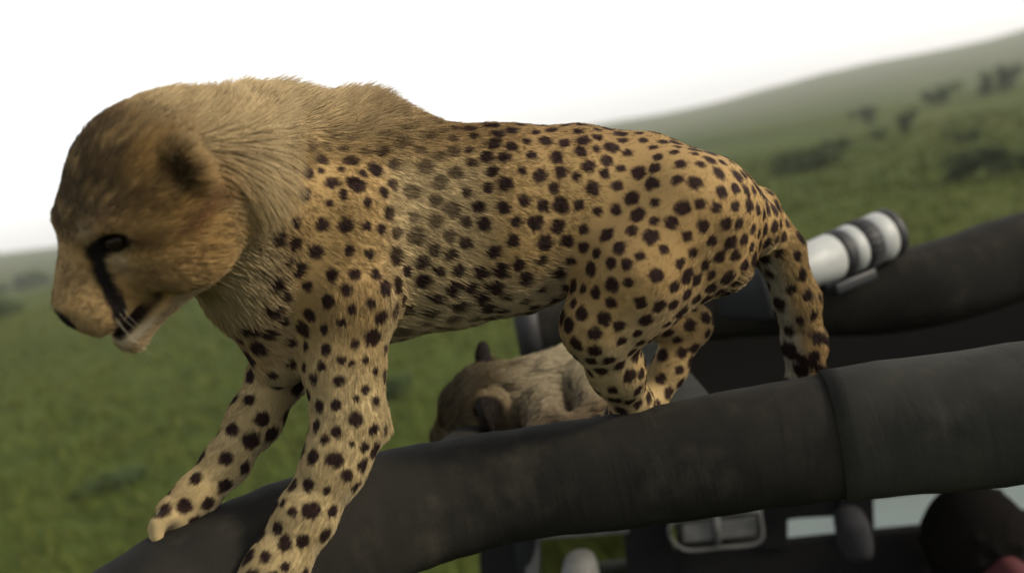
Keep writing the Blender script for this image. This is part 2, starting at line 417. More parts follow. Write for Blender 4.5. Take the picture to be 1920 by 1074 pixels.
# lighter dusty sleeve on the rear half of the rail, and stitched seams
sl = near[1:31]
sweep(sl, np.interp(np.arange(30), [0, 11, 29], [.0655, .0652, .0627]), 'canvas_sleeve', M['canvas_dusty'], nr, seg=36, power=2.5, lump=0.008)
far_pts = [at(985, 620, 1.86), at(1200, 585, 1.84), at(1400, 560, 1.80), at(1690, 545, 1.74), at(1920, 480, 1.76), at(2200, 415, 1.76)]
far = spline(far_pts, 8); far = np.vstack([far, far[-1] + norm(far[-1] - far[-2]) * np.linspace(.1, .8, 8)[:, None]])
fr = sweep(far, np.interp(np.arange(len(far)), [0, 40, 48], [.062, .078, .078]), 'roof_rail', M['canvas'], vehicle, seg=32, power=2.3, lump=0.012)
T0 = norm(far[0] - far[1])
sweep(np.array([far[0] - T0 * .03, far[0] + T0 * .012]), .0655, 'end_cap', M['rubber'], fr, seg=28, power=2.3)
hdr = spline([at(800, 850, 1.04), at(850, 800, 1.16), at(930, 735, 1.35), at(1000, 665, 1.6), at(1030, 640, 1.80)], 6)
sweep(hdr - np.array([0, 0, .045]), .034, 'header_bar', M['canvas'], vehicle, seg=20, power=2.4)
# roof panel: corners between header and near rail, up to the hatch
def slab(name, pts, thick, mat, parent, bevel=0.004):
    P = np.asarray(pts, float); n = len(P)
    V = np.vstack([P, P - np.array([0, 0, thick])])
    me = bpy.data.meshes.new(name)
    faces = [list(range(n)), list(range(2 * n - 1, n - 1, -1))] + [[i, i + n, (i + 1) % n + n, (i + 1) % n] for i in range(n)]
    me.from_pydata(V.tolist(), [], faces); me.update()
    o = link(name, me, mat, parent, smooth=False)
    if bevel:
        bb = o.modifiers.new('bevel', 'BEVEL'); bb.width = bevel; bb.segments = 2
    return o
zr = 1.915
def pz(x, y): return np.array([x, y, zr])
slab('roof_panel', [pz(-.13, 1.04), pz(-.10, 1.22), pz(.02, 1.80), pz(.24, 1.77), pz(.22, .99)], .03, M['canvas_dusty'], vehicle)
# far side: lining with window openings, belt line, posts
def wall_pt(x, y, Y=1.98): return at(x, y, Y)
def quadprism(name, pxs, Y, t, mat, parent, bevel=0.003):
    P = np.array([at(x, y, Y) for x, y in pxs]); n = len(P); Q2 = P + VN * t
    me = bpy.data.meshes.new(name)
    faces = [list(range(n))[::-1], list(range(n, 2 * n))] + [[i, (i + 1) % n, (i + 1) % n + n, i + n] for i in range(n)]
    me.from_pydata(np.vstack([P, Q2]).tolist(), [], faces); me.update()
    o = link(name, me, mat, parent, smooth=False)
    if bevel:
        bb = o.modifiers.new('bevel', 'BEVEL'); bb.width = bevel; bb.segments = 2
    return o
quadprism("side_lining", [(1000, 640), (2150, 470), (2150, 880), (1900, 905), (1640, 935), (1570, 968), (1440, 975), (1425, 945), (1240, 945), (1000, 985)], 1.98, .03, M["dark"], vehicle)
quadprism("side_lining", [(1245, 1036), (1450, 1020), (1640, 1000), (2150, 950), (2150, 1330), (1245, 1330)], 1.98, .03, M["dark"], vehicle)
quadprism('window_post', [(1572, 930), (1638, 925), (1640, 1012), (1574, 1018)], 1.97, .03, M['dark'], vehicle)
quadprism('window_post', [(1425, 940), (1477, 940), (1477, 1030), (1425, 1030)], 1.97, .03, M['dark'], vehicle)
quadprism('window_post', [(895, 930), (990, 950), (1000, 1250), (905, 1250)], 1.97, .04, M['dark'], vehicle)
quadprism('window_post', [(1165, 940), (1250, 935), (1290, 1250), (1190, 1250)], 1.97, .04, M['dark'], vehicle)
fw = quadprism('window_frame', [(985, 985), (1170, 970), (1180, 1000), (1010, 1012), (1012, 1250), (985, 1250)], 1.962, .012, M['alu'], vehicle)
quadprism('pane', [(990, 985), (1170, 972), (1186, 1250), (1000, 1250)], 1.99, .004, M['glass'], fw, bevel=0)
# sliding window with two pale panels
sw = empty('sliding_window', at(1335, 1000, 1.9)); sw.parent = vehicle; sw.matrix_parent_inverse = vehicle.matrix_world.inverted()
def bar(p0, p1, r, name, mat, parent, Y): return sweep(np.array([at(*p0, Y), at(*p1, Y)]), r, name, mat, parent, seg=10, power=4)
ring = spline([at(x, y, 1.90) for x, y in [(1425, 957), (1330, 966), (1268, 976), (1254, 992), (1262, 1014), (1290, 1031), (1350, 1026), (1425, 1014), (1425, 957)]], 5)
sweep(ring, .0035, 'window_frame', M['alu'], sw, seg=10)
for (xa, xb) in ((1280, 1338), (1348, 1418)):
    quadprism('panel', [(xa, 983 - (xa - 1280) * .12), (xb, 983 - (xb - 1280) * .12), (xb, 1018 - (xb - 1280) * .1), (xa, 1018 - (xa - 1280) * .1)], 1.905, .006, M['alu'], sw)
quadprism('backing', [(1262, 968), (1424, 952), (1424, 1022), (1270, 1030)], 1.925, .004, M['canvas_dusty'], sw)
bar((1343, 966), (1347, 1020), .006, 'mullion', M['alu'], sw, 1.898)
bar((1250, 955), (1560, 925), .008, 'window_channel', M['canvas_dusty'], vehicle, 1.93)
# lower body, floor, bonnet, seats, wheels (below the picture)
def vpt(u, v, z): return np.array([0.30, 1.0, 0]) - VA * u + VN * v + np.array([0, 0, z])    # u rearwards, v across, z up
AX = np.stack([-VA, VN, np.array([0, 0, 1.0])])
box('door_panel', vpt(.75, -.22, .87), (1.25, .03, .42), M['body_paint'], vehicle, AX, .02)
box('door_panel', vpt(.75, 1.28, .87), (1.25, .03, .42), M['body_paint'], vehicle, AX, .02)
box('rear_panel', vpt(2.0, .53, .87), (.03, .72, .42), M['body_paint'], vehicle, AX, .02)
box('floor_pan', vpt(.75, .53, .48), (1.22, .72, .03), M['dark'], vehicle, AX, 0)
box('bonnet', vpt(-1.15, .53, .95), (.65, .66, .22), M['body_paint'], vehicle, AX, .08)
for u in (-1.2, 1.55):
    for v in (-.20, 1.26):
        c = vpt(u, v, .38)
        wobj = sweep(np.array([c - VN * .11, c - VN * .09, c + VN * .09, c + VN * .11]), np.array([.34, .38, .38, .34]), 'wheel', M['rubber'], vehicle, seg=32)
        sweep(np.array([c - VN * .125, c + VN * .125]), .2, 'rim', M['body_paint'], wobj, seg=24)
for u in (0.45, 1.35):
    s = box('seat', vpt(u, .55, .78), (.25, .55, .09), M['seat'], vehicle, AX, .04)
    box('backrest', vpt(u + .30, .55, 1.10), (.06, .55, .32), M['seat'], s, AX, .04)
# rear uprights carrying the rails
for P in (near[0], far[-1]):
    sweep(np.array([P, P - VA * .25 - np.array([0, 0, .35]), P - VA * .35 - np.array([0, 0, 1.0])]), .035, 'rear_upright', M['black_metal'], vehicle, seg=14)
sweep(np.array([far[1], far[1] + VA * .12 + VN * .1 - np.array([0, 0, .4]), far[1] + VA * .25 + VN * .18 - np.array([0, 0, .95])]), .03, 'windscreen_pillar', M['black_metal'], vehicle, seg=14)

# ------------------------------------------------------------------ cheetah cubs
def head_field(f, R, o, s, ear=1.0):
    """R: columns are the head's forward, left, up axes"""
    H = lambda p: o + s * (R @ np.asarray(p, float))
    f.ell(H((-.006, 0, .008)), np.array([.060, .052, .047]) * s, R, .02 * s)
    for y in (-1, 1):
        f.ell(H((.008, .030 * y, -.020)), np.array([.036, .026, .032]) * s, R, .018 * s)          # cheeks
        f.ell(H((.036, .024 * y, .0175)), np.array([.019, .016, .010]) * s, R, .014 * s)           # brows
        f.ell(H((.070, .0115 * y, -.037)), np.array([.017, .0145, .015]) * s, R, .008 * s)         # lip pads
    f.cone(H((.030, 0, .008)), H((.078, 0, -.022)), .028 * s, .0160 * s, .012 * s)                # nose bridge
    f.cone(H((.020, 0, -.022)), H((.066, 0, -.034)), .034 * s, .020 * s, .015 * s)                # muzzle mass
    for y in (-1, 1): f.cone(H((.004, .016 * y, -.042)), H((.067, .0035 * y, -.0655)), .019 * s, .0105 * s, .006 * s)   # lower jaw
    for y in (-1, 1):
        f.cone(H((.096, .008 * y, -.0535)), H((.043, .034 * y, -.0485)), .0058 * s, .0062 * s, .003 * s, cut=True)   # mouth line
        f.ell(H((.047, .034 * y, .006)), np.array([.011, .010, .009]) * s, R, .010 * s, cut=True)                  # eye sockets
        Re = R @ np.array(Matrix.Rotation(math.radians(-28 * y), 3, 'X') @ Matrix.Rotation(math.radians(-20), 3, 'Y'))
        f.ell(H((-.018, (.052 + .012 * (ear - 1)) * y, .026 + .022 * (ear - 1))), np.array([.009, .016 * ear, .017 * ear]) * s, Re, .012 * s)                           # ears
        f.ell(H((-.008, .056 * y, .030)), np.array([.008, .012, .014]) * s, Re, .006 * s, cut=True)
TEAR = [(.036, .010, .030), (.050, .020, .010), (.058, .0205, -.010), (.062, .024, -.022), (.066, .025, -.034), (.071, .022, -.046)]
LIP = [(.084, .004, -.0545), (.068, .019, -.0535), (.043, .030, -.0485)]
def head_color(c, P, R, o, s):
    q = ((P - o) @ R) / s; q = q * np.array([1, 1, 1]); a = q.copy(); a[:, 1] = np.abs(a[:, 1])
    on = smooth01(np.linalg.norm(q - np.array([.02, 0, -.01]), axis=1), .105, .080) * smooth01(a[:, 0] + .5 * np.minimum(a[:, 2] + .01, 0), -.062, -.002)
    tan = np.array([.36, .215, .075]); c = mixc(c, tan, on * .8)
    c = mixc(c, (.080, .058, .032), on * smooth01(a[:, 2], .004, .034) * .9)                        # shade on the crown, away from the sun, painted into the coat
    side = on * smooth01(a[:, 1], .030, .045) * smooth01(a[:, 0], .03, -.01)
    c = mixc(c, (.46, .27, .085), side * .7)
    pale = on * smooth01(a[:, 2], -.052, -.060) * smooth01(a[:, 0], .000, .030); c = mixc(c, (.44, .34, .20), pale * .7); c = mixc(c, (.70, .64, .52), pale * smooth01(seg_dist(a, [(p[0], p[1], p[2] - .010) for p in LIP]), .0075, .003))            # chin and lips
    c = mixc(c, (.50, .40, .24), on * np.exp(-((a - np.array([.046, .030, -.006])) ** 2).sum(1) / .010 ** 2) * .7)   # under-eye
    c = mixc(c, (.44, .31, .15), on * smooth01(a[:, 0], .055, .072) * .6)
    fleck = smooth01(wob(q, 230, 5), .45, .8) * side; c = mixc(c, (.12, .06, .03), fleck * .8)      # crown and cheek flecks
    st = wob(q * np.array([1, 1, 2.2]), 120, 11); c = mixc(c, (.14, .085, .04), on * smooth01(st, .0, .6) * .45 * smooth01(a[:, 2], -.035, -.01)); c = mixc(c, (.55, .36, .15), on * smooth01(-st, .1, .6) * .35)
    c = mixc(c, (.16, .065, .03), side * np.exp(-((a[:, 2] + .004 + .2 * (a[:, 0] + .01)) / .007) ** 2) * .65)   # rusty cheek band
    c = mixc(c, (.10, .055, .03), on * smooth01(seg_dist(a, [(.036, .040, .004), (.010, .055, -.004), (-.02, .062, .004)]), .008, .002) * .55)
    c = mixc(c, (.60, .48, .30), on * np.exp(-((a - np.array([.048, .026, .020])) ** 2).sum(1) / .007 ** 2) * .45)
    blk = np.array([.012, .009, .008])
    c = mixc(c, blk, on * smooth01(seg_dist(a, TEAR[1:]) * (1 + .25 * wob(q, 400, 8)), .0078, .0040)); c = mixc(c, (.08, .05, .03), .6 * on * smooth01(seg_dist(a, TEAR[:2]), .006, .002))
    c = mixc(c, (.018, .009, .008), on * smooth01(seg_dist(a, LIP), .0088, .0066))
    c = mixc(c, blk, on * smooth01(np.linalg.norm((a - np.array([.045, .030, .006])) / np.array([1.25, 1.35, .62]), axis=1), .0150, .0110))
    c = mixc(c, blk, on * smooth01(np.linalg.norm(a - np.array([.088, 0, -.027]), axis=1), .013, .010))
    ear = np.linalg.norm((a - np.array([-.013, .062, .026])) / np.array([1, 1, 1.25]), axis=1)
    c = mixc(c, (.030, .019, .013), smooth01(ear, .016, .006) * .8)
    return c

def seen_surface(V, Q):
    return BVHTree.FromPolygons(V.tolist(), Q.tolist())

def poisson_spots(V, N, spacing, radius, seeds):
    order = rng.permutation(len(V)); cell = .045; grid = {}; out = []
    def add(p, r, sp_): grid.setdefault(tuple((p // cell).astype(int)), []).append((p, sp_)); out.append((p, r))
    for p, r in seeds: add(p, r, r * 2.25)
    for i in order:
        s = spacing[i]
        if s <= 0: continue
        p = V[i]; k = (p // cell).astype(int); ok = True
        for a in (-1, 0, 1):
            for b_ in (-1, 0, 1):
                for d in (-1, 0, 1):
                    for q, sq in grid.get((k[0] + a, k[1] + b_, k[2] + d), ()):
                        if ((p - q) ** 2).sum() < (.5 * (s + sq)) ** 2: ok = False; break
                    if not ok: break
                if not ok: break
            if not ok: break
        if ok: add(p, radius[i], s)
    return np.array([p for p, _ in out]), np.array([r for _, r in out])

def make_fur(root, V, Q, N, count, color_fn, prop_fn, name='fur', rad=.00021):
    nf, area = vert_normals(V, Q)
    w = area / area.sum(); qi = rng.choice(len(Q), count, p=w)
    u, v = rng.random((2, count)); u = u[:, None]; v = v[:, None]; q = Q[qi]
    L4 = lambda A: A[q[:, 0]] * (1 - u) * (1 - v) + A[q[:, 1]] * u * (1 - v) + A[q[:, 2]] * u * v + A[q[:, 3]] * (1 - u) * v
    P = L4(V); Nn = norm(L4(N))
    length, lift, flow = prop_fn(P, Nn)
    t = flow - (flow * Nn).sum(1, keepdims=True) * Nn; t = norm(t)
    side = np.cross(Nn, t)
    dirv = norm(Nn * lift[:, None] + t * (1 - .5 * lift[:, None]) + side * rng.normal(0, .16, (count, 1)) + .08 * rng.normal(size=(count, 3)))
    Ls = (length * rng.uniform(.65, 1.2, count))[:, None]
    bend = norm(t - .25 * Nn + np.array([0, 0, -.15]))
    pts = [P - Nn * .001 + Ls * (k * dirv * (1 - .25 * k) + .35 * k * k * bend) for k in (0, .35, .7, 1.0)]
    # clumping towards guide hairs
    ng = max(50, count // 22); gi = rng.choice(count, ng, replace=False)
    kd = KDTree(ng)
    for j, i in enumerate(gi): kd.insert(P[i], j)
    kd.balance()
    near_ = np.array([kd.find(p)[1] for p in P]); gg = gi[near_]
    for k, wgt in ((1, .06), (2, .17), (3, .28)):
        tgt = pts[k][gg]; dm = np.linalg.norm(P[gg] - P, axis=1) < .02
        pts[k] = np.where(dm[:, None], pts[k] * (1 - wgt) + tgt * wgt, pts[k])
    tone = rng.uniform(.80, 1.22, count)
    dv = pts[2] - P; Pc = P + dv * np.minimum(1, .008 / (np.linalg.norm(dv, axis=1, keepdims=True) + 1e-9))
    C = color_fn(Pc, Nn) * FURK * rng.uniform(.80, 1.20, (count, 1)) * tone[gg][:, None]
    cu = bpy.data.hair_curves.new(name); cu.add_curves([4] * count)
    cu.attributes['position'].data.foreach_set('vector', np.stack(pts, 1).astype(np.float32).ravel())
    ra = cu.attributes.get('radius') or cu.attributes.new('radius', 'FLOAT', 'POINT')
    thick = rad * np.clip(length / .010, .8, 1.3)[:, None] * np.array([1, .95, .7, .2])[None]
    ra.data.foreach_set('value', thick.astype(np.float32).ravel())
    cc = np.ones((count, 4), np.float32); cc[:, :3] = C
    cu.attributes.new('col', 'FLOAT_COLOR', 'CURVE').data.foreach_set('color', cc.ravel())
    cu.materials.append(M['fur'])
    o = bpy.data.objects.new(name, cu); col.objects.link(o); o.parent = root; o.matrix_parent_inverse = root.matrix_world.inverted()
    o['kind'] = 'stuff'; return o

FURK = .53                                     # overall coat tone
def put_color(me, C):
    cc = np.ones((len(C), 4), np.float32); cc[:, :3] = C
    me.color_attributes.new('col', 'FLOAT_COLOR', 'POINT').data.foreach_set('color', cc.ravel())

def face_parts(root, R, o, s):
    H = lambda p: o + s * (R @ np.asarray(p, float))
    def blob(name, c, rad, mat, Rb, seg=20):
        a = np.linspace(0, math.pi, 11)[1:-1]; V = [H(c) + s * (Rb @ np.array([rad[0], 0, 0]))]
        for t in a:
            for u in np.linspace(0, 2 * math.pi, seg, endpoint=False):
                V.append(H(c) + s * (Rb @ np.array([rad[0] * math.cos(t), rad[1] * math.sin(t) * math.cos(u), rad[2] * math.sin(t) * math.sin(u)])))
        V.append(H(c) - s * (Rb @ np.array([rad[0], 0, 0]))); me = bpy.data.meshes.new(name); fs = []
        for j in range(seg): fs.append((0, 1 + j, 1 + (j + 1) % seg)); fs.append((len(V) - 1, len(V) - 1 - seg + (j + 1) % seg, len(V) - 1 - seg + j))
        for i in range(len(a) - 1):
            for j in range(seg): fs.append((1 + i * seg + j, 1 + (i + 1) * seg + j, 1 + (i + 1) * seg + (j + 1) % seg, 1 + i * seg + (j + 1) % seg))
        me.from_pydata([tuple(v) for v in V], [], fs); me.update(); return link(name, me, mat, root)
    for y in (-1, 1): blob('eye', (.0380, .0275 * y, .0045), (.0090, .0090, .0075), M['eye'], R)
    blob('nose', (.0850, 0, -.0285), (.0085, .0125, .0080), M['nose'], R)
    for y in (-1, 1):
        for k in range(4):
            b0 = np.array([.070 - .004 * (k % 3), .023 * y, -.034 - .004 * (k // 3)])
            d = np.array([.25 - .25 * rng.random(), y * (.8 + .2 * rng.random()), -.45 - .25 * rng.random()]); l = rng.uniform(.020, .035)
            P = spline([H(b0), H(b0 + d * l * .5), H(b0 + d * l + np.array([-.004, 0, -.010]))], 5)
            sweep(P, np.linspace(.00016, .00006, len(P)), 'whisker', M['whisker'], root, seg=5)

# ---------------- the standing cub
HS, HY = 1.10, .785
a_, b_, c_ = math.radians(211.7), math.radians(28.2), math.radians(-17.4)
HR = np.array(Matrix.Rotation(a_, 3, 'Z') @ Matrix.Rotation(b_, 3, 'Y') @ Matrix.Rotation(c_, 3, 'X'))
HO = at(277, 379, HY)

cub = empty('cheetah_cub', at(900, 830, .98), label='spotted cheetah cub with fluffy mane standing on the padded roof rail', cat='cheetah')
def standing_cub():
    pts = [at(60, 140, .80), at(60, 660, .75), at(1620, 900, 1.12), at(1620, 200, 1.12), at(420, 1240, .75), at(900, 150, 1.12), at(200, 150, .7), at(440, 1200, .9)]
    lo = np.min(pts, 0) - .03; hi = np.max(pts, 0) + .04
    f = Field(lo, hi, .0032)
    # torso: (x, top, bottom, Y, half width)
    S = [(395, 226, 505, .855, .058), (470, 218, 560, .89, .064), (560, 205, 640, .935, .068), (690, 209, 640, .965, .074), (820, 236, 612, .98, .077),
         (950, 234, 585, .985, .075), (1080, 236, 535, .985, .068), (1200, 250, 520, .985, .064), (1310, 292, 520, .99, .060), (1395, 352, 490, 1.0, .046)]
    cs = [at(x, (t + b) / 2, Y) for x, t, b, Y, w in S]; hh = [px((b - t) / 2 - 4, Y) for x, t, b, Y, w in S]
    for i in range(len(S) - 1):
        ax = norm(cs[i + 1] - cs[i]); wd = norm(np.cross(ax, UP))
        wf = .5 * (S[i][4] / hh[i] + S[i + 1][4] / hh[i + 1])
        f.cone(cs[i], cs[i + 1], hh[i], hh[i + 1], .015, wdir=wd, wfac=min(wf, 1.3))
    # neck to skull
    f.cone(at(395, 358, .855), HO + HR @ np.array([-.02, 0, .0]) * HS, px(140, .855), .058 * HS, .03)
    head_field(f, HR, HO, HS)
    # chest
    f.cone(at(470, 470, .885), at(530, 660, .915), px(80, .885), px(62, .915), .03)
    def limb(J, k=.016):
        f.chain([at(x, y, Y) for x, y, Y, r in J], [px(r, Y) for x, y, Y, r in J], k)
    near_f = [(640, 400, .905, 100), (655, 560, .893, 84), (645, 690, .885, 67), (655, 790, .872, 61), (628, 870, .858, 53), (572, 970, .846, 49), (520, 1062, .832, 49), (478, 1125, .822, 58)]
    limb(near_f, .02)
    f.cone(at(670, 770, .875), at(712, 800, .882), px(44, .87), px(12, .88), .016)                 # elbow point
    far_f = [(560, 560, .985, 80), (528, 690, .955, 52), (478, 785, .93, 45), (425, 866, .91, 37), (372, 925, .895, 34), (332, 962, .885, 38)]
    limb(far_f)
    near_h = [(1285, 390, .94, 106), (1190, 510, .93, 94), (1120, 610, .93, 60), (1156, 692, .965, 46), (1186, 760, 1.01, 34), (1150, 806, 1.035, 28), (1112, 818, 1.035, 29)]
    limb(near_h, .022)
    f.cone(at(1340, 400, .955), at(1345, 480, .955), px(75, .955), px(58, .955), .03)              # buttock
    f.cone(at(1335, 480, .95), at(1200, 590, .935), px(55, .95), px(40, .935), .03)                # hamstring
    far_h = [(1250, 430, 1.03, 90), (1160, 545, 1.045, 66), (1220, 580, 1.05, 50), (1296, 606, 1.06, 33), (1255, 690, 1.055, 27), (1215, 765, 1.04, 27), (1180, 785, 1.035, 30)]
    limb(far_h, .02)
    # tail
    tail = [(1415, 395, 1.01, 46), (1462, 470, 1.03, 41), (1493, 560, 1.045, 39), (1508, 640, 1.055, 37), (1512, 720, 1.065, 34), (1500, 820, 1.075, 31), (1480, 890, 1.08, 24)]
    limb(tail, .012)
    # paws: toes
    claws = []
    def paw(c, fwd, sidev, r, n=4):
        up = norm(np.cross(fwd, sidev)); up = up if up[2] > 0 else -up
        for j in range(n):
            t = (j - 1.5) / 1.5
            b0 = c + sidev * t * r * .80 + fwd * r * .30; k1 = b0 + fwd * r * (.80 - .22 * abs(t)) + up * r * .22; e = k1 + fwd * r * .5 - up * r * .42
            f.cone(b0, k1, r * .36, r * .36, .004); f.cone(k1, e, r * .36, r * .27, .003)
            claws.append((e + fwd * r * .22, fwd, up, r))
    Wn = np.array([.17, .985, 0.])
    pf = norm(at(430, 1175, .815) - at(478, 1125, .822)); paw(at(478, 1125, .822), pf, norm(np.cross(pf, norm(np.cross(pf, Wn)))), px(56, .82))
    pf = norm(at(290, 1008, .872) - at(332, 962, .885)); paw(at(332, 962, .885), pf, norm(Wn - pf * (Wn @ pf)), px(42, .885))
    pf = norm(at(1060, 828, 1.03) - at(1150, 806, 1.035)); paw(at(1118, 818, 1.035), pf, norm(Wn - pf * (Wn @ pf)), px(31, 1.03))
    pf = norm(at(1130, 790, 1.03) - at(1215, 765, 1.04)); paw(at(1180, 785, 1.035), pf, norm(Wn - pf * (Wn @ pf)), px(31, 1.035))
    V, Q = f.mesh(); N, _ = vert_normals(V, Q)
    bvh = seen_surface(V, Q)

    bones = []
    def bone(J):
        for a, b in zip(J[:-1], J[1:]): bones.append((at(*a[:3]), at(*b[:3]), px((a[3] + b[3]) / 2, a[2])))
    for i in range(len(S) - 1): bones.append((cs[i], cs[i + 1], (hh[i] + hh[i + 1]) / 2))
    body_n = len(bones)
    for J in (near_f, far_f, near_h, far_h): bone(J)
    leg_n = len(bones)
    bone(tail)
    def nearest_bone(P):
        best = np.full(len(P), 9.); bi = np.zeros(len(P), int)
        for i, (a, b, r) in enumerate(bones):
            ab = b - a; t = np.clip((P - a) @ ab / (ab @ ab), 0, 1); d = np.linalg.norm(P - a - t[:, None] * ab, axis=1) - r
            m = d < best; best[m] = d[m]; bi[m] = i
        return bi
    BD = np.array([norm(b - a) for a, b, r in bones])
    def regions(P):
        uv = pj(P); q = ((P - HO) @ HR) / HS
        hd = smooth01(np.linalg.norm((q - np.array([.012, 0, -.008])) / np.array([1.15, 1, 1]), axis=1), .098, .070)
        hd = hd * smooth01(q[:, 0] + .5 * np.minimum(q[:, 2] + .01, 0), -.062, .004)
        qa = np.stack([q[:, 0], np.abs(q[:, 1]), q[:, 2]], -1); ear_ = np.linalg.norm(qa - np.array([-.016, .056, .028]), axis=1)
        hd = np.maximum(hd, .75 * smooth01(ear_, .026, .016))
        u, v = uv[:, 0], uv[:, 1]
        bi = nearest_bone(P)
        lower = 228 + 205 * smooth01(u, 540, 400)
        mane = smooth01(u, 890, 640) * smooth01(u, 200, 300) * smooth01(v, lower + 90, lower - 50) * (1 - hd)
        ruff = smooth01(u, 560, 430) * (1 - hd) * smooth01(v, 640, 560)
        leg = ((bi >= body_n) & (bi < leg_n)) & (v > 520); tl = bi >= leg_n
        return dict(u=u, v=v, q=q, head=hd, mane=mane, ruff=ruff, leg=leg.astype(float), tail=tl.astype(float), bi=bi)
    # ---- spots
    rg = regions(V); u, v = rg['u'], rg['v']
    sp_ = np.full(len(V), .0155); rd = np.full(len(V), .0068)
    thigh = (u > 1060) & (v < 620); sp_[thigh] = .0148; rd[thigh] = .0064
    fr_ = (u < 760) & (v > 300); sp_[fr_] = .0185; rd[fr_] = .0074
    lo_ = (rg['leg'] > 0) & (v > 640); sp_[lo_] = .0185; rd[lo_] = .0070
    hf = (rg['leg'] > 0) & (u > 1000) & (v > 600); sp_[hf] = .0155; rd[hf] = .0063
    up_ = (v < 330) & (u > 820); sp_[up_] = .0142; rd[up_] = .0061
    tl = rg['tail'] > 0; sp_[tl] = .019; rd[tl] = .0075
    sp_[(rg['head'] > .03) | (rg['ruff'] > .35) | (rg['mane'] > .75)] = -1
    rd = rd * rng.uniform(.74, 1.26, len(V)); sp_[(v > 962) & (u < 350)] = -1
    SEED = [(665,785,15),(630,810,12),(608,824,10),(628,864,17),(586,856,15),(650,892,14),(683,840,11),(701,806,12),(660,833,6),(578,911,14),(612,919,8),(582,957,17),
            (624,959,12),(547,959,10),(531,943,9),(521,989,13),(535,1018,16),(567,1014,15),(497,1044,14),(535,1062,9),(598,761,13),(630,759,11),(636,715,12),(685,731,9),
            (668,747,7),(705,755,10),(588,711,12),(604,688,10),(610,656,12),(574,651,11),(640,676,10),(660,682,8),(666,646,9),(703,697,9),(685,676,8),
            (603,421,14),(616,382,10),(603,320,9),(556,416,12),(592,473,14),(621,515,14),(577,536,12),(540,489,11),(532,554,12),(616,567,14),(579,591,14),(527,598,12),(608,617,11),
            (648,423,14),(645,365,11),(680,325,11),(640,318,10),(720,362,12),(715,430,12),(688,425,10),(690,380,11),(655,470,12),(693,478,11),(705,515,11),(665,515,11),(650,545,12),
            (695,570,12),(660,580,11),(640,605,10),(1230,517,15),(1145,567,13),(1090,590,15),(1115,625,14),(1080,645,15),(1165,640,11),(1185,660,11),(1200,480,11),(1245,468,11),
            (1503,515,13),(1515,555,13),(1525,590,11),(1500,600,10),(1495,480,11),(462,405,11),(475,460,11),(487,500,10)]
    seeds = []
    for x, y, r in SEED:
        d = Vector(ray(x, y)).normalized(); hit = bvh.ray_cast(Vector(CAM), d)
        if hit[0] is not None: seeds.append((np.array(hit[0]), px(r, (np.array(hit[0]) - CAM) @ F)))
    SP, SR = poisson_spots(V, N, sp_, rd, seeds)
    kd = KDTree(len(SP))
    for i, p in enumerate(SP): kd.insert(p, i)
    kd.balance()
    def color(P, Nn):
        r_ = regions(P); u, v = r_['u'], r_['v']
        c = np.tile(np.array([.46, .305, .125]), (len(P), 1))
        c = mixc(c, (.27, .165, .070), smooth01(v, 330, 215) * smooth01(u, 700, 860) * (1 - r_['tail']) * .8)     # darker back
        c = mixc(c, (.57, .44, .22), r_['leg'] * smooth01(v, 560, 760) * .85)                                     # creamy limbs
        c = mixc(c, (.48, .39, .25), smooth01(Nn[:, 2], -.2, -.8) * .7)                                           # pale underside
        c = mixc(c, (.44, .27, .10), smooth01(u, 1080, 1300) * smooth01(v, 300, 420) * (1 - r_['tail']) * .35)
        c = mixc(c, (.60, .46, .25), np.clip(r_['ruff'] + r_['mane'], 0, 1) * .8)
        c = mixc(c, (.24, .155, .075), r_['mane'] * smooth01(u, 600, 740) * .7)
        stz = wob(np.stack([u * .0022, v * .0003, P[:, 1] * .5], -1), 70, 3); c = mixc(c, (.27, .18, .09), r_['mane'] * smooth01(stz, .0, .6) * .5); c = mixc(c, (.58, .46, .27), np.clip(r_['mane'] + r_['ruff'], 0, 1) * smooth01(-stz, .1, .7) * .4)
        c = mixc(c, (.50, .45, .33), r_['tail'] * smooth01(u - (1430 + (v - 400) * .27), 22, -14) * smooth01(v, 420, 520))
        c *= (1 + .12 * wob(P, 45, 1))[:, None]
        d = np.empty(len(P)); rr_ = np.empty(len(P))
        for i, p in enumerate(P):
            _, j, dd = kd.find(p); d[i] = dd; rr_[i] = SR[j]
        k = d / rr_ * (1 + .22 * wob(P, 330, 2))
        spot = smooth01(k, 1.20, .80) * (1 - .8 * np.clip(r_['mane'] * 1.5, 0, 1)) * (1 - r_['head'])
        soft = smooth01(u, 720, 760) * smooth01(u, 900, 830) * smooth01(v, 520, 420)                              # long fur behind the shoulder veils the spots
        spot *= (1 - .28 * soft)
        c = mixc(c, (.56, .44, .24), .7 * smooth01(u, 700, 760) * smooth01(u, 980, 860) * smooth01(v, 260, 340))
        spot *= (1 - .35 * smooth01(v, 560, 620) * smooth01(u, 715, 740) * smooth01(u, 930, 880))
        tb = r_['tail'] * smooth01(v, 600, 640) * smooth01(np.sin((v - (u - 1500) * .5) * .105), .2, .6); spot = np.maximum(spot, tb)
        c = mixc(c, (.030, .014, .011), spot)
        return head_color(c, P, HR, HO, HS)
    def props(P, Nn):
        r_ = regions(P); u, v = r_['u'], r_['v']; q = r_['q']
        L = np.full(len(P), .0056) + .0022 * smooth01(u, 1250, 900); L = L * (1 - .05 * r_['leg']) + .003 * r_['tail']
        L += .006 * smooth01(Nn[:, 2], -.1, -.7) * (1 - r_['leg'])
        L += .003 * smooth01(u, 690, 760) * smooth01(u, 1000, 840)
        L = np.where((r_['leg'] > 0) & ((v > 945) & (u < 400) | (v > 1085)), .0028, L)
        L = L + .010 * r_['ruff']; L = L + .037 * r_['mane'] * (.38 + .62 * smooth01(u, 300, 470)) * (1 + .2 * wob(P, 90, 21))
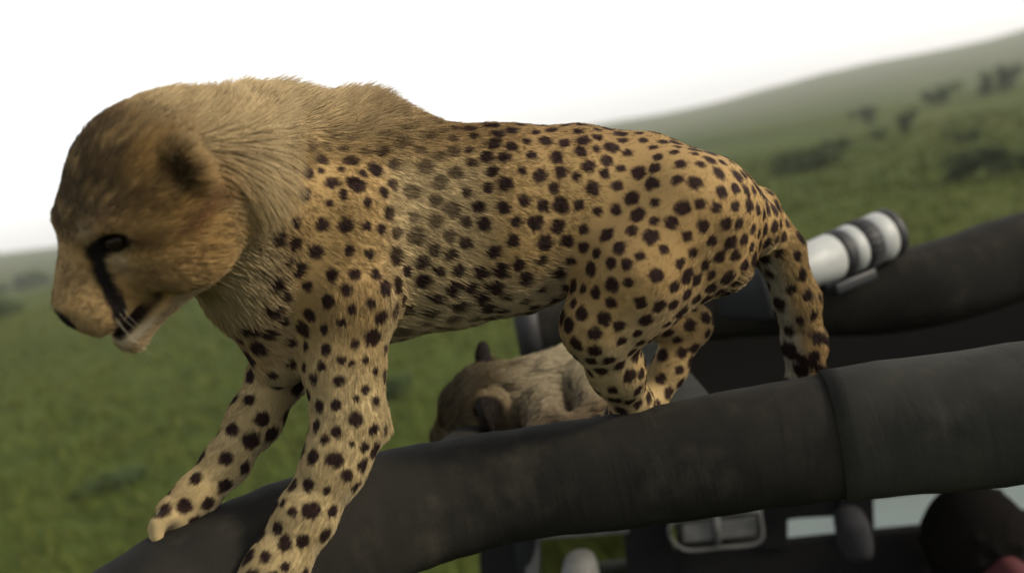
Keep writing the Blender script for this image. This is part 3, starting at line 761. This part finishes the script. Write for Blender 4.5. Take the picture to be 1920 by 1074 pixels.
        face = np.clip(.0055 + .0105 * smooth01(q[:, 0], .055, .0) + .008 * smooth01(q[:, 2], -.02, -.06) * smooth01(q[:, 0], .05, .01), .002, .03)
        qm = np.stack([q[:, 0], np.abs(q[:, 1]), q[:, 2]], -1); face = face * (.15 + .85 * smooth01(seg_dist(qm, LIP), .008, .0105))
        L = L * (1 - r_['head']) + face * r_['head']
        lift = np.clip(.30 + .12 * r_['head'] + .1 * r_['leg'] + .55 * r_['mane'] * smooth01(u, 300, 470) * smooth01(v, 340, 220) + .15 * r_['ruff'] + .1 * r_['tail'], 0, .9)
        flow = BD[r_['bi']].copy()
        down = -UP
        flow = norm(flow + .35 * down * (1 - r_['leg'])[:, None] * (1 - r_['tail'])[:, None])
        m = r_['mane'][:, None]; top = smooth01(v, 330, 230)[:, None]
        flow = norm(flow * (1 - m) + m * (BD[1] * .55 + UP * top * .9 - UP * (1 - top) * .9))
        hb = norm(-HR[:, 0][None] + .3 * Nn - .35 * (q[:, 2] < -.01)[:, None] * HR[:, 2][None])
        h = r_['head'][:, None]; flow = norm(flow * (1 - h) + hb * h)
        return L, lift, flow
    me = mesh_np('body', V, Q); put_color(me, color(V, N) * FURK); link('body', me, M['skin'], cub)
    make_fur(cub, V, Q, N, 520000, color, props)
    face_parts(cub, HR, HO, HS)
    for c, fw_, up_, r in claws:
        P = spline([c - fw_ * r * .35, c, c + fw_ * r * .18 - up_ * r * .2], 4)
        sweep(P, np.linspace(r * .13, r * .03, len(P)), 'claw', M['claw'], cub, seg=7)
standing_cub()

# ---------------- the cub lying on the roof panel
def atz(x, Y, z):
    lo, hi = -400., 1600.
    for _ in range(40):
        m = .5 * (lo + hi)
        if at(x, m, Y)[2] > z: lo = m
        else: hi = m
    return at(x, m, Y)
def lying_cub():
    s = .95
    fx = norm(np.array([-.92, .20, -.24])); l = np.array([-.05, -.80, -.42]); l = norm(l - fx * (l @ fx)); R = np.stack([fx, l, np.cross(fx, l)], 1)
    o = at(915, 716, 1.24) - s * (R @ np.array([-.026, 0, .040]))
    root = empty('cheetah_cub', atz(1040, 1.35, zr), label='grey backed fluffy cheetah cub lying on the roof behind the standing cub', cat='cheetah')
    T = [(atz(1000, 1.28, zr + .045), .040), (atz(1060, 1.32, zr + .045), .046), (atz(1105, 1.34, zr + .045), .048), (atz(1145, 1.36, zr + .042), .044)]
    pts = [p for p, r in T] + [o]
    f = Field(np.min(pts, 0) - .16, np.max(pts, 0) + .16, .0042)
    f.chain([p for p, r in T], [r for p, r in T], .02)
    f.cone(T[0][0], o + R @ np.array([-.02, 0, -.005]) * s, .052, .050, .03)
    head_field(f, R, o, s, 1.45)
    legs = [[(atz(1000, 1.25, zr + .05), .034), (atz(1030, 1.16, zr + .032), .026), (atz(985, 1.10, zr + .022), .020), (atz(960, 1.085, zr + .018), .022)],
            [(atz(1090, 1.27, zr + .05), .036), (atz(1120, 1.18, zr + .032), .026), (atz(1060, 1.12, zr + .022), .020), (atz(1030, 1.10, zr + .018), .022)],
            [(atz(1135, 1.34, zr + .04), .042), (atz(1130, 1.26, zr + .035), .030), (atz(1190, 1.22, zr + .025), .024), (atz(1140, 1.19, zr + .018), .022)]]
    for J in legs:
        f.chain([p for p, r in J], [r for p, r in J], .014)
        d = norm(J[-1][0] - J[-2][0]); sd = norm(np.cross(d, [0, 0, 1]))
        for t in (-1, -.33, .33, 1):
            a = J[-1][0] + sd * t * .014; f.cone(a, a + d * .022, .009, .0075, .004)
    tl = [T[-1][0], atz(1195, 1.36, zr + .022), atz(1190, 1.27, zr + .02), atz(1160, 1.23, zr + .018)]
    f.chain(tl, [.03, .022, .02, .017], .012)
    V, Q = f.mesh(); N, _ = vert_normals(V, Q)
    def hdw(P):
        q = ((P - o) @ R) / s; return q, smooth01(np.linalg.norm(q - np.array([.012, 0, -.008]), axis=1), .10, .07)
    def color(P, Nn):
        q, h = hdw(P); hz_ = P[:, 2] - zr
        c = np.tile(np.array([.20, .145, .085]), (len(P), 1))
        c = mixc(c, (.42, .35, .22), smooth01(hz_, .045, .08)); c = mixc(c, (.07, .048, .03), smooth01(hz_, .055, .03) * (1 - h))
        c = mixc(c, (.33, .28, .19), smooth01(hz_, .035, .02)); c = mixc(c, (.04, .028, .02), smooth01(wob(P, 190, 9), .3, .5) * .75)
        hc = head_color(c, P, R, o, s); qa_ = np.stack([q[:, 0], np.abs(q[:, 1]), q[:, 2]], -1); dk = hc.sum(1) < .12; g_ = np.array([.30, .23, .13]) * (1 - .55 * smooth01(q[:, 0], -.01, .02))[:, None] * (1 - .35 * smooth01(wob(q, 200, 31), .2, .6))[:, None]; hc = np.where(dk[:, None], hc, hc * (1 - .75 * h[:, None]) + g_ * .75 * h[:, None]); hc = mixc(hc, (.016, .011, .008), smooth01(np.linalg.norm(qa_ - np.array([-.024, .060, .040]), axis=1), .032, .024)); return hc
    def props(P, Nn):
        q, h = hdw(P); hz_ = P[:, 2] - zr
        L = .009 + .016 * smooth01(hz_, .05, .085); L = L * (1 - h) + h * .017; ears = np.linalg.norm(np.stack([q[:, 0], np.abs(q[:, 1]), q[:, 2]], -1) - np.array([-.024, .05, .042]), axis=1) < .032
        L[ears] = .005
        flow = np.tile(norm(T[2][0] - T[0][0]), (len(P), 1)) + np.array([0, 0, -.5]) * (1 - smooth01(hz_, .1, .13))[:, None] + .2 * rng.normal(size=(len(P), 3))
        return L, np.clip(.35 + .15 * h + .4 * smooth01(hz_, .1, .13), 0, .9), norm(flow * (1 - h[:, None]) - R[:, 0] * h[:, None])
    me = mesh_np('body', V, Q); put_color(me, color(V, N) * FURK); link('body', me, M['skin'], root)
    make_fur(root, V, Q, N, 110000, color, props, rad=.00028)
    face_parts(root, R, o, s)
lying_cub()

# ---------------- camera with a white telephoto lens, lying on the padded rail
def photo_camera():
    root = empty('photo_camera', at(1560, 520, 1.68), label='black camera with a white telephoto lens resting on the far padded rail', cat='camera')
    A, B = at(1445, 527, 1.60), at(1668, 437, 1.70); ax = norm(B - A); L = np.linalg.norm(B - A)
    sd = norm(np.cross(ax, UP)); up = np.cross(sd, ax)
    def tube(name, t0, t1, r0, r1, mat, parent, bev=.0015):
        p = [A + ax * L * t0, A + ax * (L * t0 + bev), A + ax * (L * t1 - bev), A + ax * L * t1]
        return sweep(np.array(p), np.array([r0 - bev, r0, r1, r1 - bev]), name, mat, parent, seg=40, up=up)
    k = 1.60 / 1900
    lens = tube('lens_barrel', 0.02, .50, 38 * k, 46 * k, M['white_lens'], root)
    tube('zoom_ring', .50, .585, 47.5 * k, 48 * k, M['rubber'], lens)
    tube('barrel_band', .585, .68, 47 * k, 48 * k, M['white_lens'], lens)
    fr_ = tube('focus_ring', .68, .80, 49.5 * k, 50 * k, M['rubber'], lens)
    for i in range(48):
        a = i / 48 * 2 * math.pi; d = math.cos(a) * sd + math.sin(a) * up
        if i % 2 == 0:
            c = A + ax * L * .74 + d * 50 * k
            box('grip_rib', c, (L * .05, .0014, .0012), M['rubber'], fr_, np.stack([ax, np.cross(ax, d), d]), 0)
    tube('front_barrel', .80, .93, 49 * k, 50 * k, M['white_lens'], lens)
    tube('front_rim', .93, 1.0, 51.5 * k, 51 * k, M['rubber'], lens)
    sweep(np.array([B - ax * .002, B + ax * .0012]), 42 * k, 'front_glass', M['nose'], lens, seg=32, up=up)
    box('tripod_foot', A + ax * L * .60 - up * 62 * k, (.045, .014, .010), M['black_metal'], lens, np.stack([ax, sd, up]), .004)
    AXc = np.stack([ax, sd, up])
    bd = box('camera_body', A - ax * .035, (.034, .068, .046), M['black_metal'], root, AXc, .014)
    box('viewfinder_hump', A - ax * .03 + up * .05, (.030, .026, .014), M['black_metal'], bd, AXc, .009)
    box('hand_grip', A - ax * .015 + sd * .058, (.030, .014, .044), M['rubber'], bd, AXc, .010)
photo_camera()

# ---------------- inside the vehicle: curtain, head restraints, passenger
cm = bpy.data.materials.new('clear_curtain'); cm.use_nodes = True
ct = cm.node_tree; cb = ct.nodes['Principled BSDF']; cb.inputs['Base Color'].default_value = (.50, .56, .52, 1); cb.inputs['Roughness'].default_value = .35
tr = ct.nodes.new('ShaderNodeBsdfTranslucent'); tr.inputs['Color'].default_value = (.78, .82, .79, 1)
ms = ct.nodes.new('ShaderNodeMixShader'); ms.inputs[0].default_value = .75
ct.links.new(cb.outputs[0], ms.inputs[1]); ct.links.new(tr.outputs[0], ms.inputs[2]); ct.links.new(ms.outputs[0], ct.nodes['Material Output'].inputs[0])
def curtain(name, poly, Y):
    o = quadprism(name, poly, Y, .0015, cm, vehicle, bevel=0); o['label'] = 'pale translucent plastic side curtain'; return o
curtain('side_curtain', [(1635, 925), (1950, 890), (1950, 960), (1640, 1005)], 2.03)
curtain('side_curtain', [(1475, 975), (1575, 958), (1575, 1008), (1475, 1018)], 2.03)
def headrest(c, half, mat):
    o = box('headrest', c, half, mat, vehicle, AX, min(half) * .8)
    for t in (-1, 1): sweep(np.array([c + AX[1] * t * half[1] * .5, c + AX[1] * t * half[1] * .5 - np.array([0, 0, .22])]), .006, 'headrest_rod', M['black_metal'], o, seg=8)
headrest(at(1600, 1000, 1.86), (.03, .05, .045), M['black_cloth'])
headrest(at(1090, 1090, 1.75), (.03, .06, .045), M['alu'])

def passenger():
    hd = at(1825, 1035, 1.86)                        # head centre
    root = empty('person', (hd[0], hd[1], .9), label='dark haired passenger in a red top sitting inside the vehicle', cat='person')
    fw_ = norm(VA * .25 + VN); lf = np.array([-fw_[1], fw_[0], 0]); z = np.array([0, 0, 1.])
    L_ = lambda a, b_, c: hd + fw_ * a + lf * b_ + z * c
    f = Field(hd - np.array([.75, .75, 1.35]), hd + np.array([.75, .75, .2]), .009)
    RR = np.stack([fw_, lf, z], 1)
    f.ell(hd + z * .01, np.array([.098, .076, .112]), RR, .02); f.ell(L_(.03, 0, -.06), np.array([.060, .055, .055]), RR, .03)
    f.cone(L_(.085, 0, .0), L_(.105, 0, -.03), .010, .015, .012)
    for y in (-1, 1): f.ell(L_(-.005, .078 * y, -.01), np.array([.02, .01, .03]), RR, .008)
    f.cone(L_(-.02, 0, -.07), L_(-.11, 0, -.13), .052, .056, .02)
    f.cone(L_(-.17, .12, -.12), L_(-.17, -.12, -.12), .066, .066, .05)
    f.cone(L_(-.19, 0, -.17), L_(-.10, 0, -.62), .125, .115, .06, wdir=lf, wfac=1.35)
    f.cone(L_(-.10, 0, -.62), L_(0, 0, -.72), .12, .12, .05, wdir=lf, wfac=1.3)
    for y in (-1, 1):
        f.chain([L_(-.17, .18 * y, -.14), L_(.02, .22 * y, -.50), L_(.25, .15 * y, -.56)], [.052, .042, .030], .03)
        w = L_(.25, .15 * y, -.56); f.cone(w, w + fw_ * .08, .028, .034, .015)
        for j in range(4):
            b0 = w + fw_ * .08 + lf * (j - 1.5) * .018; f.chain([b0, b0 + fw_ * .04 + z * .004, b0 + fw_ * (.065 + .008 * (j in (1, 2))) - z * .016], [.0105, .010, .009], .004)
        b0 = w + fw_ * .03 - lf * y * .03; f.chain([b0, b0 + fw_ * .03 - lf * y * .022, b0 + fw_ * .06 - lf * y * .026], [.012, .0115, .010], .006)
        f.chain([L_(0, .10 * y, -.72), L_(.42, .12 * y, -.70), L_(.46, .12 * y, -1.12), L_(.58, .12 * y, -1.15)], [.09, .066, .045, .04], .03)
    V, Q = f.mesh()
    me = mesh_np('body', V, Q); lc = (V - hd); skin = ((lc[:, 2] > -.15) & ((lc @ fw_) > -.075)) | (((lc @ fw_) > .21) & (lc[:, 2] > -.62)); low = lc[:, 2] < -.66
    C = np.where(skin[:, None], [.28, .15, .09], np.where(low[:, None], [.02, .022, .03], [.24, .018, .03])); put_color(me, C)
    link('body', me, material('person_body', (.2, .1, .1), .85, attr='col', spec=.15), root)
    f2 = Field(hd - .18, hd + .18, .006); f2.ell(hd + z * .028 - fw_ * .018, np.array([.102, .098, .112]), RR, .02); f2.ell(L_(-.05, 0, -.06), np.array([.06, .075, .09]), RR, .03)
    for i in range(120):
        d = norm(rng.normal(size=3) + np.array([0, 0, .35]) - fw_ * .5); p0 = hd + z * .02 - fw_ * .02 + d * np.array([.085, .085, .095]); f2.cone(p0, p0 + d * .014 + rng.normal(0, .008, 3) - z * .010, .016, .006, .010)
    f2.ell(L_(.11, 0, -.05), np.array([.075, .08, .10]), RR, .02, cut=True)
    V, Q = f2.mesh(); link('hair', mesh_np('hair', V, Q), M['hair'], root)
passenger()
def red_jacket():
    c = at(1905, 1128, 1.72)
    root = empty('jacket', c - np.array([0, 0, .3]), label='crumpled red jacket draped over the seat back behind the passenger', cat='jacket')
    f = Field(c - .32, c + .32, .006); U = -VA; z = np.array([0, 0, 1.])
    for sy in (-1, 1):
        f.chain([c + VN * .16 * sy + z * .02, c + VN * .20 * sy - z * .12 - U * .03, c + VN * .19 * sy - z * .28], [.050, .045, .036], .03)
    f.cone(c + VN * .13 + z * .01, c - VN * .13 + z * .01, .050, .050, .03); f.cone(c - z * .02, c - z * .24, .075, .085, .04, wdir=VN, wfac=1.9)
    for i in range(14):
        p = c + VN * rng.uniform(-.17, .17) - U * .055 - z * rng.uniform(-.02, .12); f.cone(p, p - z * .10 + VN * rng.normal(0, .02), .012, .008, .014)
    f.cone(c + VN * .05 + z * .055, c - VN * .05 + z * .055, .022, .022, .015)
    V, Q = f.mesh(); link('shell', mesh_np('shell', V, Q), M['red_cloth'], root)
    sweep(np.array([c + z * .05 - U * .07, c - z * .10 - U * .085, c - z * .22 - U * .095]), .004, 'zip', M['black_metal'], root, seg=6)
red_jacket()

# ------------------------------------------------------------------ haze over the plain
def haze():
    top = 60.0
    me = mesh_np('haze', box_verts((0, 0, (top - 8) / 2), (1520, 1520, (top + 8) / 2)), BOXQ)
    m = bpy.data.materials.new('haze_air'); m.use_nodes = True; t = m.node_tree; t.nodes.clear()
    out = t.nodes.new('ShaderNodeOutputMaterial'); v = t.nodes.new('ShaderNodeVolumePrincipled')
    v.inputs['Color'].default_value = (.95, .95, .93, 1); v.inputs['Density'].default_value = HAZE; v.inputs['Anisotropy'].default_value = .2
    t.links.new(v.outputs[0], out.inputs['Volume'])
    o = link('haze', me, m, smooth=False); tag(o, label='pale haze hanging over the distant hills', kind='stuff')
HAZE = .0007
haze()
